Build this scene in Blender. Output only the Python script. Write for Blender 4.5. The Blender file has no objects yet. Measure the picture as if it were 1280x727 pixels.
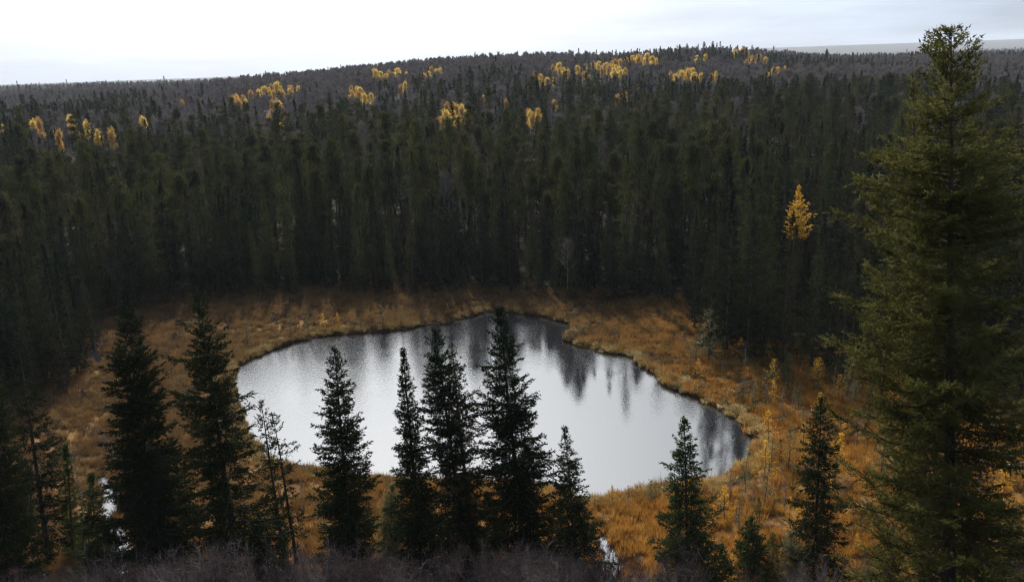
import bpy, math, random
import numpy as np
from mathutils import Matrix, Vector
S = bpy.context.scene
COL = S.collection
RNG = np.random.default_rng(7)
R = math.radians

# ------------------------------------------------------------------ camera
EYE = 34.0                      # eye height above the pond, on the rim of the bluff
PITCH, ROLL, FOC = R(16.0), R(-2.0), 1000.0 / 1280.0
cam_d = bpy.data.cameras.new('camera'); cam = bpy.data.objects.new('camera', cam_d)
COL.objects.link(cam)
cam_d.sensor_width = 36; cam_d.lens = 36 * FOC
cam_d.clip_start = 0.3; cam_d.clip_end = 30000
CM = Matrix.Translation((0, 0, EYE)) @ Matrix.Rotation(math.pi / 2 - PITCH, 4, 'X') @ Matrix.Rotation(ROLL, 4, 'Z')
cam.matrix_world = CM
S.camera = cam

# ------------------------------------------------------------------ sky and sun
SUN_EL, SUN_AZ = R(38), R(-11)    # azimuth measured from +Y towards +X
sun_dir = Vector((math.sin(SUN_AZ) * math.cos(SUN_EL), math.cos(SUN_AZ) * math.cos(SUN_EL), math.sin(SUN_EL)))
world = bpy.data.worlds.new('World'); S.world = world; world.use_nodes = True
wn, wl = world.node_tree.nodes, world.node_tree.links
wn.clear()
def W(t, **k):
    n = wn.new(t)
    for a, b in k.items(): setattr(n, a, b)
    return n
def wmath(op, a, b=None, c=None, clamp=False):
    n = W('ShaderNodeMath', operation=op, use_clamp=clamp)
    for i, v in enumerate((a, b, c)):
        if v is None: continue
        if isinstance(v, (int, float)): n.inputs[i].default_value = v
        else: wl.new(v, n.inputs[i])
    return n.outputs[0]
sky = W('ShaderNodeTexSky', sky_type='NISHITA', sun_disc=False, sun_elevation=SUN_EL, sun_rotation=SUN_AZ,
        altitude=500, air_density=1.0, dust_density=2.5, ozone_density=1.0)
tc = W('ShaderNodeTexCoord')
nrm = W('ShaderNodeVectorMath', operation='NORMALIZE'); wl.new(tc.outputs['Generated'], nrm.inputs[0])
dot = W('ShaderNodeVectorMath', operation='DOT_PRODUCT'); wl.new(nrm.outputs[0], dot.inputs[0]); dot.inputs[1].default_value = sun_dir
dp = wmath('MAXIMUM', dot.outputs['Value'], 0.0)
sep = W('ShaderNodeSeparateXYZ'); wl.new(nrm.outputs[0], sep.inputs[0])
# thin cloud veil: noise on a plane overhead (stretches out towards the horizon)
zz = wmath('ADD', wmath('MAXIMUM', sep.outputs['Z'], 0.0), 0.10)
cx = wmath('DIVIDE', sep.outputs['X'], zz); cy = wmath('DIVIDE', sep.outputs['Y'], zz)
cmb = W('ShaderNodeCombineXYZ'); wl.new(cx, cmb.inputs[0]); wl.new(cy, cmb.inputs[1])
cn = W('ShaderNodeTexNoise'); cn.inputs['Scale'].default_value = 0.55; cn.inputs['Detail'].default_value = 5
cn.inputs['Roughness'].default_value = 0.5; wl.new(cmb.outputs[0], cn.inputs['Vector'])
cr = W('ShaderNodeMapRange'); wl.new(cn.outputs['Fac'], cr.inputs['Value'])
cr.inputs['From Min'].default_value = 0.35; cr.inputs['From Max'].default_value = 0.68
cr.inputs['To Min'].default_value = 0.0; cr.inputs['To Max'].default_value = 1.0
g1 = wmath('POWER', dp, 5.0); g2 = wmath('POWER', dp, 10.0); g3 = wmath('POWER', dp, 220.0)
SKY_A, SKY_G1, SKY_G2, SKY_G3 = 0.42, 0.48, 3.5, 0.3
veil = wmath('ADD', wmath('MULTIPLY', cr.outputs[0], 0.30), SKY_A)
glow = wmath('ADD', wmath('ADD', wmath('MULTIPLY', g1, SKY_G1), wmath('MULTIPLY', g2, SKY_G2)), wmath('MULTIPLY', g3, SKY_G3))
tot = wmath('ADD', veil, glow)
cool = W('ShaderNodeMix', data_type='RGBA'); wl.new(wmath('MULTIPLY', glow, 1.2, clamp=True), cool.inputs['Factor'])
cool.inputs['A'].default_value = (0.75, 0.93, 1.24, 1); cool.inputs['B'].default_value = (0.97, 1.0, 1.03, 1)
vs = W('ShaderNodeVectorMath', operation='SCALE'); wl.new(cool.outputs['Result'], vs.inputs[0]); wl.new(tot, vs.inputs['Scale'])
ss = W('ShaderNodeVectorMath', operation='SCALE'); wl.new(sky.outputs[0], ss.inputs[0]); ss.inputs['Scale'].default_value = 0.022
ad = W('ShaderNodeVectorMath', operation='ADD'); wl.new(vs.outputs[0], ad.inputs[0]); wl.new(ss.outputs[0], ad.inputs[1])
bg = W('ShaderNodeBackground'); bg.inputs['Strength'].default_value = 0.72
wl.new(ad.outputs[0], bg.inputs['Color'])
wo = W('ShaderNodeOutputWorld'); wl.new(bg.outputs[0], wo.inputs['Surface'])
sl = bpy.data.lights.new('sun', 'SUN'); sl.energy = 5.0; sl.angle = R(0.8); sl.color = (1.0, 0.93, 0.80)
so = bpy.data.objects.new('sun', sl); COL.objects.link(so)
so.rotation_euler = (-sun_dir).to_track_quat('-Z', 'Y').to_euler()
S.view_settings.view_transform = 'Standard'; S.view_settings.look = 'None'
S.view_settings.exposure = 0.42; S.view_settings.gamma = 1.0
S.cycles.max_bounces = 6; S.cycles.diffuse_bounces = 2; S.cycles.glossy_bounces = 2
S.cycles.transmission_bounces = 2; S.cycles.volume_bounces = 0; S.cycles.transparent_max_bounces = 4
S.cycles.use_adaptive_sampling = False; S.cycles.use_denoising = True; S.cycles.denoiser = 'OPENIMAGEDENOISE'; S.cycles.denoising_prefilter = 'NONE'; S.cycles.pixel_filter_type = 'BLACKMAN_HARRIS'; S.cycles.filter_width = 1.3
S.cycles.sample_clamp_indirect = 4.0; S.cycles.caustics_reflective = False; S.cycles.caustics_refractive = False

# ------------------------------------------------------------------ small maths
CMn = np.array(CM.to_3x3())
def ray(px, py):
    v = CMn @ np.array([(px - 640.0) / 1280.0, (363.5 - py) / 1280.0, -FOC])
    return v / np.linalg.norm(v)
def flat(px, py, z=0.0):        # the point of a level at height z seen in this direction
    v = ray(px, py); t = (z - EYE) / v[2]
    return np.array([v[0] * t, v[1] * t])
def proj(P):
    q = (np.atleast_2d(P) - [0, 0, EYE]) @ CMn
    return 640 + q[:, 0] / -q[:, 2] * FOC * 1280, 363.5 - q[:, 1] / -q[:, 2] * FOC * 1280, -q[:, 2]
def _h(ix, iy, s):
    n = (ix.astype(np.int64) * 374761393 + iy.astype(np.int64) * 668265263 + s * 974634777) & 0x7fffffff
    n = ((n ^ (n >> 13)) * 1274126177) & 0x7fffffff
    return ((n ^ (n >> 16)) & 0xffff) / 65535.0
def vnoise(x, y, s=0):
    x = np.asarray(x, float); y = np.asarray(y, float)
    ix, iy = np.floor(x), np.floor(y); fx, fy = x - ix, y - iy
    fx = fx * fx * (3 - 2 * fx); fy = fy * fy * (3 - 2 * fy)
    a = _h(ix, iy, s) * (1 - fx) + _h(ix + 1, iy, s) * fx
    b = _h(ix, iy + 1, s) * (1 - fx) + _h(ix + 1, iy + 1, s) * fx
    return a * (1 - fy) + b * fy
def fbm(x, y, s=0, o=3):
    r, a, t = 0, 1.0, 0
    for k in range(o):
        r = r + a * vnoise(np.asarray(x) * 2 ** k, np.asarray(y) * 2 ** k, s + k); t += a; a *= .5
    return r / t
def sstep(a, b, x):
    t = np.clip((x - a) / (b - a), 0, 1); return t * t * (3 - 2 * t)
def sdist(poly, x, y, closed=True):
    """distance to an outline, negative inside"""
    x = np.asarray(x, float); y = np.asarray(y, float)
    d = np.full(x.shape, 1e9); ins = np.zeros(x.shape, bool)
    n = len(poly)
    for i in range(n if closed else n - 1):
        ax, ay = poly[i]; bx, by = poly[(i + 1) % n]
        ex, ey = bx - ax, by - ay
        t = np.clip(((x - ax) * ex + (y - ay) * ey) / (ex * ex + ey * ey + 1e-12), 0, 1)
        d = np.minimum(d, np.hypot(x - ax - t * ex, y - ay - t * ey))
        if closed:
            c = (ay > y) != (by > y)
            ins ^= c & (x < (bx - ax) * (y - ay) / (by - ay + 1e-12) + ax)
    return np.where(ins, -d, d)

POND = [flat(*p) for p in [(291, 482), (299, 457), (330, 441), (370, 427), (420, 418), (480, 414), (538, 406), (566, 400), (590, 397),
        (606, 390), (628, 388), (652, 393), (684, 397), (712, 404), (717, 411), (703, 425), (730, 434), (765, 442), (790, 446), (801, 458),
        (820, 469), (836, 484), (860, 491), (886, 505), (911, 519), (935, 534), (943, 551), (936, 572), (914, 586), (884, 600),
        (850, 610), (800, 613), (740, 622), (690, 612), (640, 604), (560, 601), (500, 599), (460, 598), (410, 590), (370, 583),
        (335, 573), (314, 545), (301, 515)]]
BOG = [flat(*p) for p in [(-160, 640), (20, 500), (70, 478), (118, 452), (112, 408), (200, 384), (300, 377), (400, 371), (600, 369), (760, 379),
        (860, 386), (880, 428), (960, 446), (1040, 456), (1100, 480), (1280, 505), (1500, 530), (1500, 900), (-160, 900)]]
CHAN = [([flat(*p) for p in c], w) for c, w in [([(128, 597), (142, 622), (133, 648), (152, 676), (150, 735)], 1.0),
        ([(98, 462), (124, 457), (116, 438), (118, 420)], 1.1), ([(755, 672), (768, 698), (764, 735)], .8),
        ([(270, 500), (262, 520), (280, 530)], .8)]]
RU = [-1.2, -.6, -.35, -.2, -.02, .15, .25, .33, .40, .6, 1.2]
RZ = [5, 7, 12, 22, 25, 25, 26, 21, 17, 12, 12]
def terrain(x, y):
    x = np.asarray(x, float); y = np.asarray(y, float)
    sp, sb = sdist(POND, x, y), sdist(BOG, x, y)
    sp = sp + (fbm(x * .5, y * .5, 3, 3) - .5) * 1.6
    bog = np.clip(sp * .55, -1.4, .22) + .16 * fbm(x * .35, y * .35, 5) * sstep(.2, 2, sp)
    z = np.where(y > 20, bog, .25)
    for c, w in CHAN:
        dc = sdist(c, x, y, False) - w * (.25 + .9 * vnoise(x * .6, y * .6, 9))
        z = np.where((sp > .5), np.minimum(z, np.clip(dc * .5, -.5, 1.0)), z)
    rise = 4.5 * sstep(0, 150, sb)
    u = x / np.maximum(y, 60)
    rz = np.interp(u, RU, RZ)
    hill = rise + (rz - rise) * (.35 * np.clip((y - 250) / 450, 0, 1) + .65 * sstep(250, 700, y))
    back = rz + (2 - rz) * sstep(760, 1300, y)
    h = np.where(y < 700, hill, back)
    h = h + (fbm(x * .006 + 7, y * .006, 21, 3) - .5) * 5 * sstep(150, 380, y)
    far = (92 * sstep(.235, .30, u) - 6) * sstep(7000, 10500, y) * (.9 + .14 * vnoise(x * .0008, y * .0004, 40)) - 30 * sstep(11000, 12000, y)
    h = np.where(y > 1300, np.maximum(h, 0) + far, h)
    z = z + np.where((sb > 0) & (y > 40), h, 0)
    k = .70 + .0016 * np.clip(x, 0, 60)
    bl = 32 - k * y + (fbm(x * .11, y * .11, 31) - .5) * 1.6
    bl = np.minimum(bl, 32.2)
    z = z - 34 * sstep(1400, 4500, y) * sstep(.30, .12, x / np.maximum(y, 60))
    return np.where(y < 55, np.maximum(z, bl), z)
def tz(x, y): return float(terrain(np.array([x]), np.array([y]))[0])
def onground(px, py, lift=0.0):     # where the view in this direction meets the terrain (plus lift)
    v = ray(px, py); t = np.concatenate([np.arange(8, 200, .25), np.arange(200, 5000, 2.0)])
    X, Y, Z = v[0] * t, v[1] * t, EYE + v[2] * t
    i = np.argmax((Z < terrain(X, Y) + lift) & ((lift == 0) | (t > 100)))
    if i == 0: i = len(t) - 1
    return X[i], Y[i]

# ------------------------------------------------------------------ materials
def newmat(name):
    m = bpy.data.materials.new(name); m.use_nodes = True; m.node_tree.nodes.clear()
    nt = m.node_tree
    def N(t, **k):
        n = nt.nodes.new(t)
        for a, b in k.items():
            if a in n.inputs.keys() if hasattr(n.inputs, 'keys') else False: n.inputs[a].default_value = b
            else: setattr(n, a, b)
        return n
    return m, nt, N, nt.links.new
def ramp(N, stops, interp='LINEAR'):
    r = N('ShaderNodeValToRGB'); e = r.color_ramp.elements; r.color_ramp.interpolation = interp
    while len(e) < len(stops): e.new(.5)
    for k, (p, c) in enumerate(stops): e[k].position = p; e[k].color = (*c, 1)
    return r
def foliage(name, cols, transl=.25, rough=.55, nscale=1.2, inst=False, amp=.35):
    """leaf and needle surface: one tone per tree plus clumps of lighter and darker growth"""
    m, nt, N, L = newmat(name)
    oi = N('ShaderNodeObjectInfo')
    r = ramp(N, [(i / max(1, len(cols) - 1), c) for i, c in enumerate(cols)]); L(oi.outputs['Random'], r.inputs[0])
    tcn = N('ShaderNodeTexCoord')
    nz = N('ShaderNodeTexNoise', Scale=nscale, Detail=3.0); L(tcn.outputs['Object'], nz.inputs['Vector'])
    mr = N('ShaderNodeMapRange'); L(nz.outputs['Fac'], mr.inputs['Value'])
    mr.inputs['From Min'].default_value = .3; mr.inputs['From Max'].default_value = .7
    mr.inputs['To Min'].default_value = 1 - amp; mr.inputs['To Max'].default_value = 1 + amp
    sc = N('ShaderNodeVectorMath', operation='SCALE'); L(r.outputs[0], sc.inputs[0]); L(mr.outputs[0], sc.inputs['Scale'])
    p = N('ShaderNodeBsdfDiffuse'); L(sc.outputs[0], p.inputs['Color']); p.inputs['Roughness'].default_value = rough
    t = N('ShaderNodeBsdfTranslucent'); L(sc.outputs[0], t.inputs['Color'])
    mx = N('ShaderNodeMixShader'); mx.inputs[0].default_value = transl; L(p.outputs[0], mx.inputs[1]); L(t.outputs[0], mx.inputs[2])
    o = N('ShaderNodeOutputMaterial'); L(mx.outputs[0], o.inputs['Surface'])
    return m
def bark(name, a, b, sc=3.0):
    m, nt, N, L = newmat(name)
    tcn = N('ShaderNodeTexCoord'); mp = N('ShaderNodeMapping'); mp.inputs['Scale'].default_value = (sc, sc, sc * .35); L(tcn.outputs['Object'], mp.inputs['Vector'])
    nz = N('ShaderNodeTexNoise', Scale=2.0, Detail=6.0); L(mp.outputs[0], nz.inputs['Vector'])
    r = ramp(N, [(.35, a), (.65, b)]); L(nz.outputs['Fac'], r.inputs[0])
    p = N('ShaderNodeBsdfPrincipled', Roughness=.9); L(r.outputs[0], p.inputs['Base Color']); p.inputs['Specular IOR Level'].default_value = .15
    bp = N('ShaderNodeBump', Strength=.5, Distance=.03); L(nz.outputs['Fac'], bp.inputs['Height']); L(bp.outputs[0], p.inputs['Normal'])
    o = N('ShaderNodeOutputMaterial'); L(p.outputs[0], o.inputs['Surface'])
    return m
M = {}
M['needle'] = foliage('spruce_needles', [(.014, .021, .010), (.020, .029, .012), (.027, .034, .012), (.016, .026, .014)], .28)
M['needle_olive'] = foliage('olive_spruce_needles', [(.078, .078, .024), (.098, .092, .027)], .45, amp=.55, nscale=1.1)
M['needle_green'] = foliage('green_spruce_needles', [(.028, .046, .018), (.044, .064, .020)], .40)
M['needle_brown'] = foliage('dying_spruce_needles', [(.075, .055, .03), (.09, .065, .035)], .2)
M['needle_pale'] = foliage('lichened_spruce_needles', [(.17, .16, .085), (.20, .18, .08)], .3)
M['forest_needle'] = foliage('forest_spruce_needles', [(.005, .011, .009), (.022, .033, .016), (.060, .064, .021), (.009, .017, .014), (.046, .043, .020), (.011, .018, .010), (.034, .044, .018), (.006, .012, .010)], .36, nscale=.35)
M['pine_needle'] = foliage('jack_pine_needles', [(.020, .028, .012), (.054, .056, .020), (.038, .042, .016), (.024, .032, .015), (.056, .050, .025)], .38, nscale=.5)
M['twig'] = foliage('bare_twigs', [(.16, .135, .13), (.22, .185, .17), (.28, .23, .20), (.18, .145, .13)], .0, .8, .4)
M['brush'] = foliage('brush_twigs', [(.10, .075, .07), (.20, .16, .145), (.05, .038, .038)], .0, .7, .6)
M['gold'] = foliage('golden_aspen_leaves', [(.72, .50, .09), (.78, .58, .14), (.66, .42, .07)], .5, nscale=.7)
M['rust'] = foliage('fading_aspen_leaves', [(.50, .28, .08), (.56, .36, .12)], .45)
M['larch'] = foliage('golden_larch_needles', [(.70, .42, .05), (.64, .36, .045), (.70, .47, .09)], .45)
M['bark'] = bark('spruce_bark', (.035, .028, .022), (.075, .062, .05))
M['bark_pale'] = bark('aspen_bark', (.16, .15, .13), (.30, .28, .25))
M['deadwood'] = bark('weathered_deadwood', (.10, .09, .08), (.22, .20, .18))
M['leaf'] = foliage('brush_leaves', [(.34, .22, .10), (.30, .24, .10)], .4)

def posnoise(N, L, scale, detail=4.0, rough=.55):
    g = N('ShaderNodeNewGeometry'); n = N('ShaderNodeTexNoise', Scale=scale, Detail=detail, Roughness=rough); L(g.outputs['Position'], n.inputs['Vector'])
    return n
def grassmat(name, zoneA, zoneB, scale=.35, transl=.45):
    """dead sedge: rusty orange on the right and near side (zoneA), dull brown on the far left (zoneB), forest shade painted in"""
    m, nt, N, L = newmat(name)
    n = posnoise(N, L, scale, 5.0, .65); oi = N('ShaderNodeObjectInfo'); big = posnoise(N, L, .05, 3.0)
    a = N('ShaderNodeMath', operation='MULTIPLY_ADD'); L(oi.outputs['Random'], a.inputs[0]); a.inputs[1].default_value = .34; L(n.outputs['Fac'], a.inputs[2])
    mr = N('ShaderNodeMapRange'); L(a.outputs[0], mr.inputs['Value']); mr.inputs['From Min'].default_value = .5; mr.inputs['From Max'].default_value = .84
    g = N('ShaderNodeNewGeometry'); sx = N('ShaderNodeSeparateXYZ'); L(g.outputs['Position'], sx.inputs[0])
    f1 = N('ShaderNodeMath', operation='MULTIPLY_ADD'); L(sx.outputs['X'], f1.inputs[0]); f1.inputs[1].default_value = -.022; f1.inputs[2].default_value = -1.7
    f2 = N('ShaderNodeMath', operation='MULTIPLY_ADD'); L(sx.outputs['Y'], f2.inputs[0]); f2.inputs[1].default_value = .020; L(f1.outputs[0], f2.inputs[2])  # far side browner: duller plants, plus the forest's shadow put into their colour
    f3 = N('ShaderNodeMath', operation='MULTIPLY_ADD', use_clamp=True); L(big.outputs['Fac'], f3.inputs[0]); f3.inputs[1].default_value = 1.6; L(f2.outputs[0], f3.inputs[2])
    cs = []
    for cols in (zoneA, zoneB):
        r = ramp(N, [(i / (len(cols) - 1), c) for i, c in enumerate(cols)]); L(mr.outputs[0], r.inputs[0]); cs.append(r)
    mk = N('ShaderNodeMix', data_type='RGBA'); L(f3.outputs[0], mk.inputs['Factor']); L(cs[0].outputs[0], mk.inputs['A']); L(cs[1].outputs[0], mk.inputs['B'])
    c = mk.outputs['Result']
    p = N('ShaderNodeBsdfPrincipled', Roughness=.6); L(c, p.inputs['Base Color']); p.inputs['Specular IOR Level'].default_value = .2
    t = N('ShaderNodeBsdfTranslucent'); L(c, t.inputs['Color'])
    mx = N('ShaderNodeMixShader'); mx.inputs[0].default_value = transl; L(p.outputs[0], mx.inputs[1]); L(t.outputs[0], mx.inputs[2])
    o = N('ShaderNodeOutputMaterial'); L(mx.outputs[0], o.inputs['Surface'])
    return m
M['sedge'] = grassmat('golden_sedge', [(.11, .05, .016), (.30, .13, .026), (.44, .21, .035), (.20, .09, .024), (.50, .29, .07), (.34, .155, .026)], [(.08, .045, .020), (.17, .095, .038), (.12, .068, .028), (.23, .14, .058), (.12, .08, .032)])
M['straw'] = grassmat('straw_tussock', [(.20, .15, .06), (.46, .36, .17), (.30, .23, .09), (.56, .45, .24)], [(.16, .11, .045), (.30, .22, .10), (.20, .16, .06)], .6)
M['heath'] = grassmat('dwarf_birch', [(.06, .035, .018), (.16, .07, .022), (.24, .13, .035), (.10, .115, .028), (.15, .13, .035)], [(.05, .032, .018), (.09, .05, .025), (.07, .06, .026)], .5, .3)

def groundmat():
    m, nt, N, L = newmat('forest_and_bog_ground')
    g = N('ShaderNodeNewGeometry'); n = posnoise(N, L, .09, 8.0, .6); f = posnoise(N, L, 1.6, 5.0, .65)
    bogc = ramp(N, [(.3, (.07, .04, .018)), (.45, (.15, .08, .028)), (.6, (.18, .10, .035)), (.72, (.09, .065, .025))]); L(n.outputs['Fac'], bogc.inputs[0])
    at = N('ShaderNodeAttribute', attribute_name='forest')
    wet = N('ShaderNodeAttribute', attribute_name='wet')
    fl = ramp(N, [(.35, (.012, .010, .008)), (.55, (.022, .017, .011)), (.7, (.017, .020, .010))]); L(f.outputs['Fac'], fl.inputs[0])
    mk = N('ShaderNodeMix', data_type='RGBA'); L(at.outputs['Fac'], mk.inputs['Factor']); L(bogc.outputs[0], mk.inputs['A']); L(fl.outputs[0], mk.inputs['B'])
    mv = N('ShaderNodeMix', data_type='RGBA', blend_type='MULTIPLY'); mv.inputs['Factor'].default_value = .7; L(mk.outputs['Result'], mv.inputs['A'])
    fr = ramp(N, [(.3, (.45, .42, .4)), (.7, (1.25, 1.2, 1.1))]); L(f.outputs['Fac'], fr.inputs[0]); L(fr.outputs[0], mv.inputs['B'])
    mw = N('ShaderNodeMix', data_type='RGBA'); L(wet.outputs['Fac'], mw.inputs['Factor']); L(mv.outputs['Result'], mw.inputs['A']); mw.inputs['B'].default_value = (.025, .018, .012, 1)
    p = N('ShaderNodeBsdfPrincipled', Roughness=.95); L(mw.outputs['Result'], p.inputs['Base Color']); p.inputs['Specular IOR Level'].default_value = .1
    bp = N('ShaderNodeBump', Strength=.8, Distance=.15); L(f.outputs['Fac'], bp.inputs['Height']); L(bp.outputs[0], p.inputs['Normal'])
    o = N('ShaderNodeOutputMaterial'); L(p.outputs[0], o.inputs['Surface'])
    return m
def watermat():
    m, nt, N, L = newmat('pond_water')
    g = N('ShaderNodeNewGeometry')
    mp = N('ShaderNodeMapping'); mp.inputs['Scale'].default_value = (1, 1.5, 1); mp.inputs['Rotation'].default_value = (0, 0, R(14)); L(g.outputs['Position'], mp.inputs['Vector'])
    a = N('ShaderNodeTexNoise', Scale=2.6, Detail=4.0, Roughness=.6); L(mp.outputs[0], a.inputs['Vector'])
    gust = N('ShaderNodeTexNoise', Scale=.06, Detail=3.0); L(mp.outputs[0], gust.inputs['Vector'])
    sx = N('ShaderNodeSeparateXYZ'); L(g.outputs['Position'], sx.inputs[0])
    wx = N('ShaderNodeMapRange'); L(sx.outputs['X'], wx.inputs['Value'])          # the open left side catches the wind
    for k, v in (('From Min', -30), ('From Max', 8), ('To Min', .16), ('To Max', .025)): wx.inputs[k].default_value = v
    gr = N('ShaderNodeMapRange'); L(gust.outputs['Fac'], gr.inputs['Value'])
    for k, v in (('From Min', .42), ('From Max', .66), ('To Min', .0), ('To Max', .10)): gr.inputs[k].default_value = v
    st = N('ShaderNodeMath', operation='ADD'); L(wx.outputs[0], st.inputs[0]); L(gr.outputs[0], st.inputs[1])
    bp = N('ShaderNodeBump', Distance=.10); L(a.outputs['Fac'], bp.inputs['Height']); L(st.outputs[0], bp.inputs['Strength'])
    p = N('ShaderNodeBsdfPrincipled', Roughness=.05); p.inputs['Base Color'].default_value = (.010, .011, .013, 1)
    p.inputs['IOR'].default_value = 2.15; L(bp.outputs[0], p.inputs['Normal'])
    o = N('ShaderNodeOutputMaterial'); L(p.outputs[0], o.inputs['Surface'])
    return m
M['ground'] = groundmat(); M['water'] = watermat()

# ------------------------------------------------------------------ mesh helpers
def mesh_np(name, V, F, mats, mi=None, attrs=None):
    """F: list of face index arrays, each (n,3) or (n,4)"""
    me = bpy.data.meshes.new(name)
    V = np.asarray(V, np.float32); me.vertices.add(len(V)); me.vertices.foreach_set('co', V.ravel())
    if F is not None and len(F):
        F = [f for f in F if len(f)]
        idx = np.concatenate([f.ravel() for f in F]).astype(np.int32)
        cnt = np.concatenate([np.full(len(f), f.shape[1]) for f in F]).astype(np.int32)
        st = np.concatenate([[0], np.cumsum(cnt)[:-1]]).astype(np.int32)
        me.loops.add(len(idx)); me.loops.foreach_set('vertex_index', idx)
        me.polygons.add(len(cnt)); me.polygons.foreach_set('loop_start', st)
        if mi is not None: me.polygons.foreach_set('material_index', np.asarray(mi, np.int32))
    for m in mats: me.materials.append(m)
    for k, (ty, dat) in (attrs or {}).items():
        a = me.attributes.new(k, ty, 'POINT'); a.data.foreach_set('vector' if ty == 'FLOAT_VECTOR' else 'value', np.asarray(dat).ravel())
    me.update(calc_edges=True); me.validate()
    return me
def obj(name, me, parent=None):
    o = bpy.data.objects.new(name, me); COL.objects.link(o); o.parent = parent; return o
def tag(o, label=None, cat=None, group=None, kind=None):
    for k, v in (('label', label), ('category', cat), ('group', group), ('kind', kind)):
        if v: o[k] = v
    return o
def unit(v): return v / (np.linalg.norm(v, axis=-1, keepdims=True) + 1e-9)
class G:
    """gathers geometry for one mesh"""
    def __init__(s): s.V = []; s.F = []; s.m = []; s.n = 0
    def add(s, V, F, mi=0):
        s.V.append(np.asarray(V, float)); s.F.append(np.asarray(F) + s.n); s.m.append(np.full(len(F), mi)); s.n += len(V)
    def tris(s, P, D, l, w, rng, mi=0):      # narrow leaf-like triangles
        r = unit(rng.normal(size=P.shape)); side = unit(np.cross(D, r))
        V = np.stack([P - side * w[:, None] * .5, P + side * w[:, None] * .5, P + D * l[:, None]], 1).reshape(-1, 3)
        s.add(V, np.arange(len(V)).reshape(-1, 3), mi)
    def leaves(s, P, size, rng, mi=0, flatness=0.):      # quads turned every way
        a = unit(rng.normal(size=P.shape)); r = rng.normal(size=P.shape); b = unit(np.cross(a, r))
        a = a * size[:, None]; b = b * size[:, None] * .7
        V = np.stack([P - a, P - b, P + a, P + b], 1).reshape(-1, 3)
        s.add(V, np.arange(len(V)).reshape(-1, 4), mi)
    def rods(s, A, B, ra, rb, k=3, mi=0):    # many tapered rods at once
        D = unit(B - A); r = np.where(np.abs(D[:, 2:3]) > .9, np.array([[1., 0, 0]]), np.array([[0, 0, 1.]]))
        u = unit(np.cross(D, r)); v = np.cross(D, u); n = len(A)
        th = np.arange(k) * 2 * math.pi / k
        c = (u[:, None] * np.cos(th)[None, :, None] + v[:, None] * np.sin(th)[None, :, None])
        V = np.concatenate([A[:, None] + c * ra[:, None, None], B[:, None] + c * rb[:, None, None]], 1).reshape(-1, 3)
        base = np.arange(n)[:, None] * 2 * k; i = np.arange(k)[None]; j = (i + 1) % k
        s.add(V, np.stack([base + i, base + j, base + k + j, base + k + i], -1).reshape(-1, 4), mi)
    def tube(s, P, rad, k=7, mi=0):
        P = np.asarray(P, float); n = len(P); T = unit(np.gradient(P, axis=0)); ref = np.array([1., .1, 0])
        u = unit(np.cross(T, ref)); v = np.cross(T, u); th = np.arange(k) * 2 * math.pi / k
        V = (P[:, None] + (u[:, None] * np.cos(th)[None, :, None] + v[:, None] * np.sin(th)[None, :, None]) * np.asarray(rad)[:, None, None]).reshape(-1, 3)
        i = np.arange(n - 1)[:, None] * k; a = np.arange(k)[None]; b = (a + 1) % k
        s.add(V, np.stack([i + a, i + b, i + k + b, i + k + a], -1).reshape(-1, 4), mi)
    def data(s):
        V = np.concatenate(s.V); F3 = [(f, m) for f, m in zip(s.F, s.m) if f.shape[1] == 3]; F4 = [(f, m) for f, m in zip(s.F, s.m) if f.shape[1] == 4]
        F, mi = [], []
        for q in (F3, F4):
            if q: F.append(np.concatenate([a for a, _ in q])); mi.append(np.concatenate([b for _, b in q]))
        return V, F, np.concatenate(mi)
    def mesh(s, name, mats):
        V, F, mi = s.data(); return mesh_np(name, V, F, mats, mi)

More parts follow.
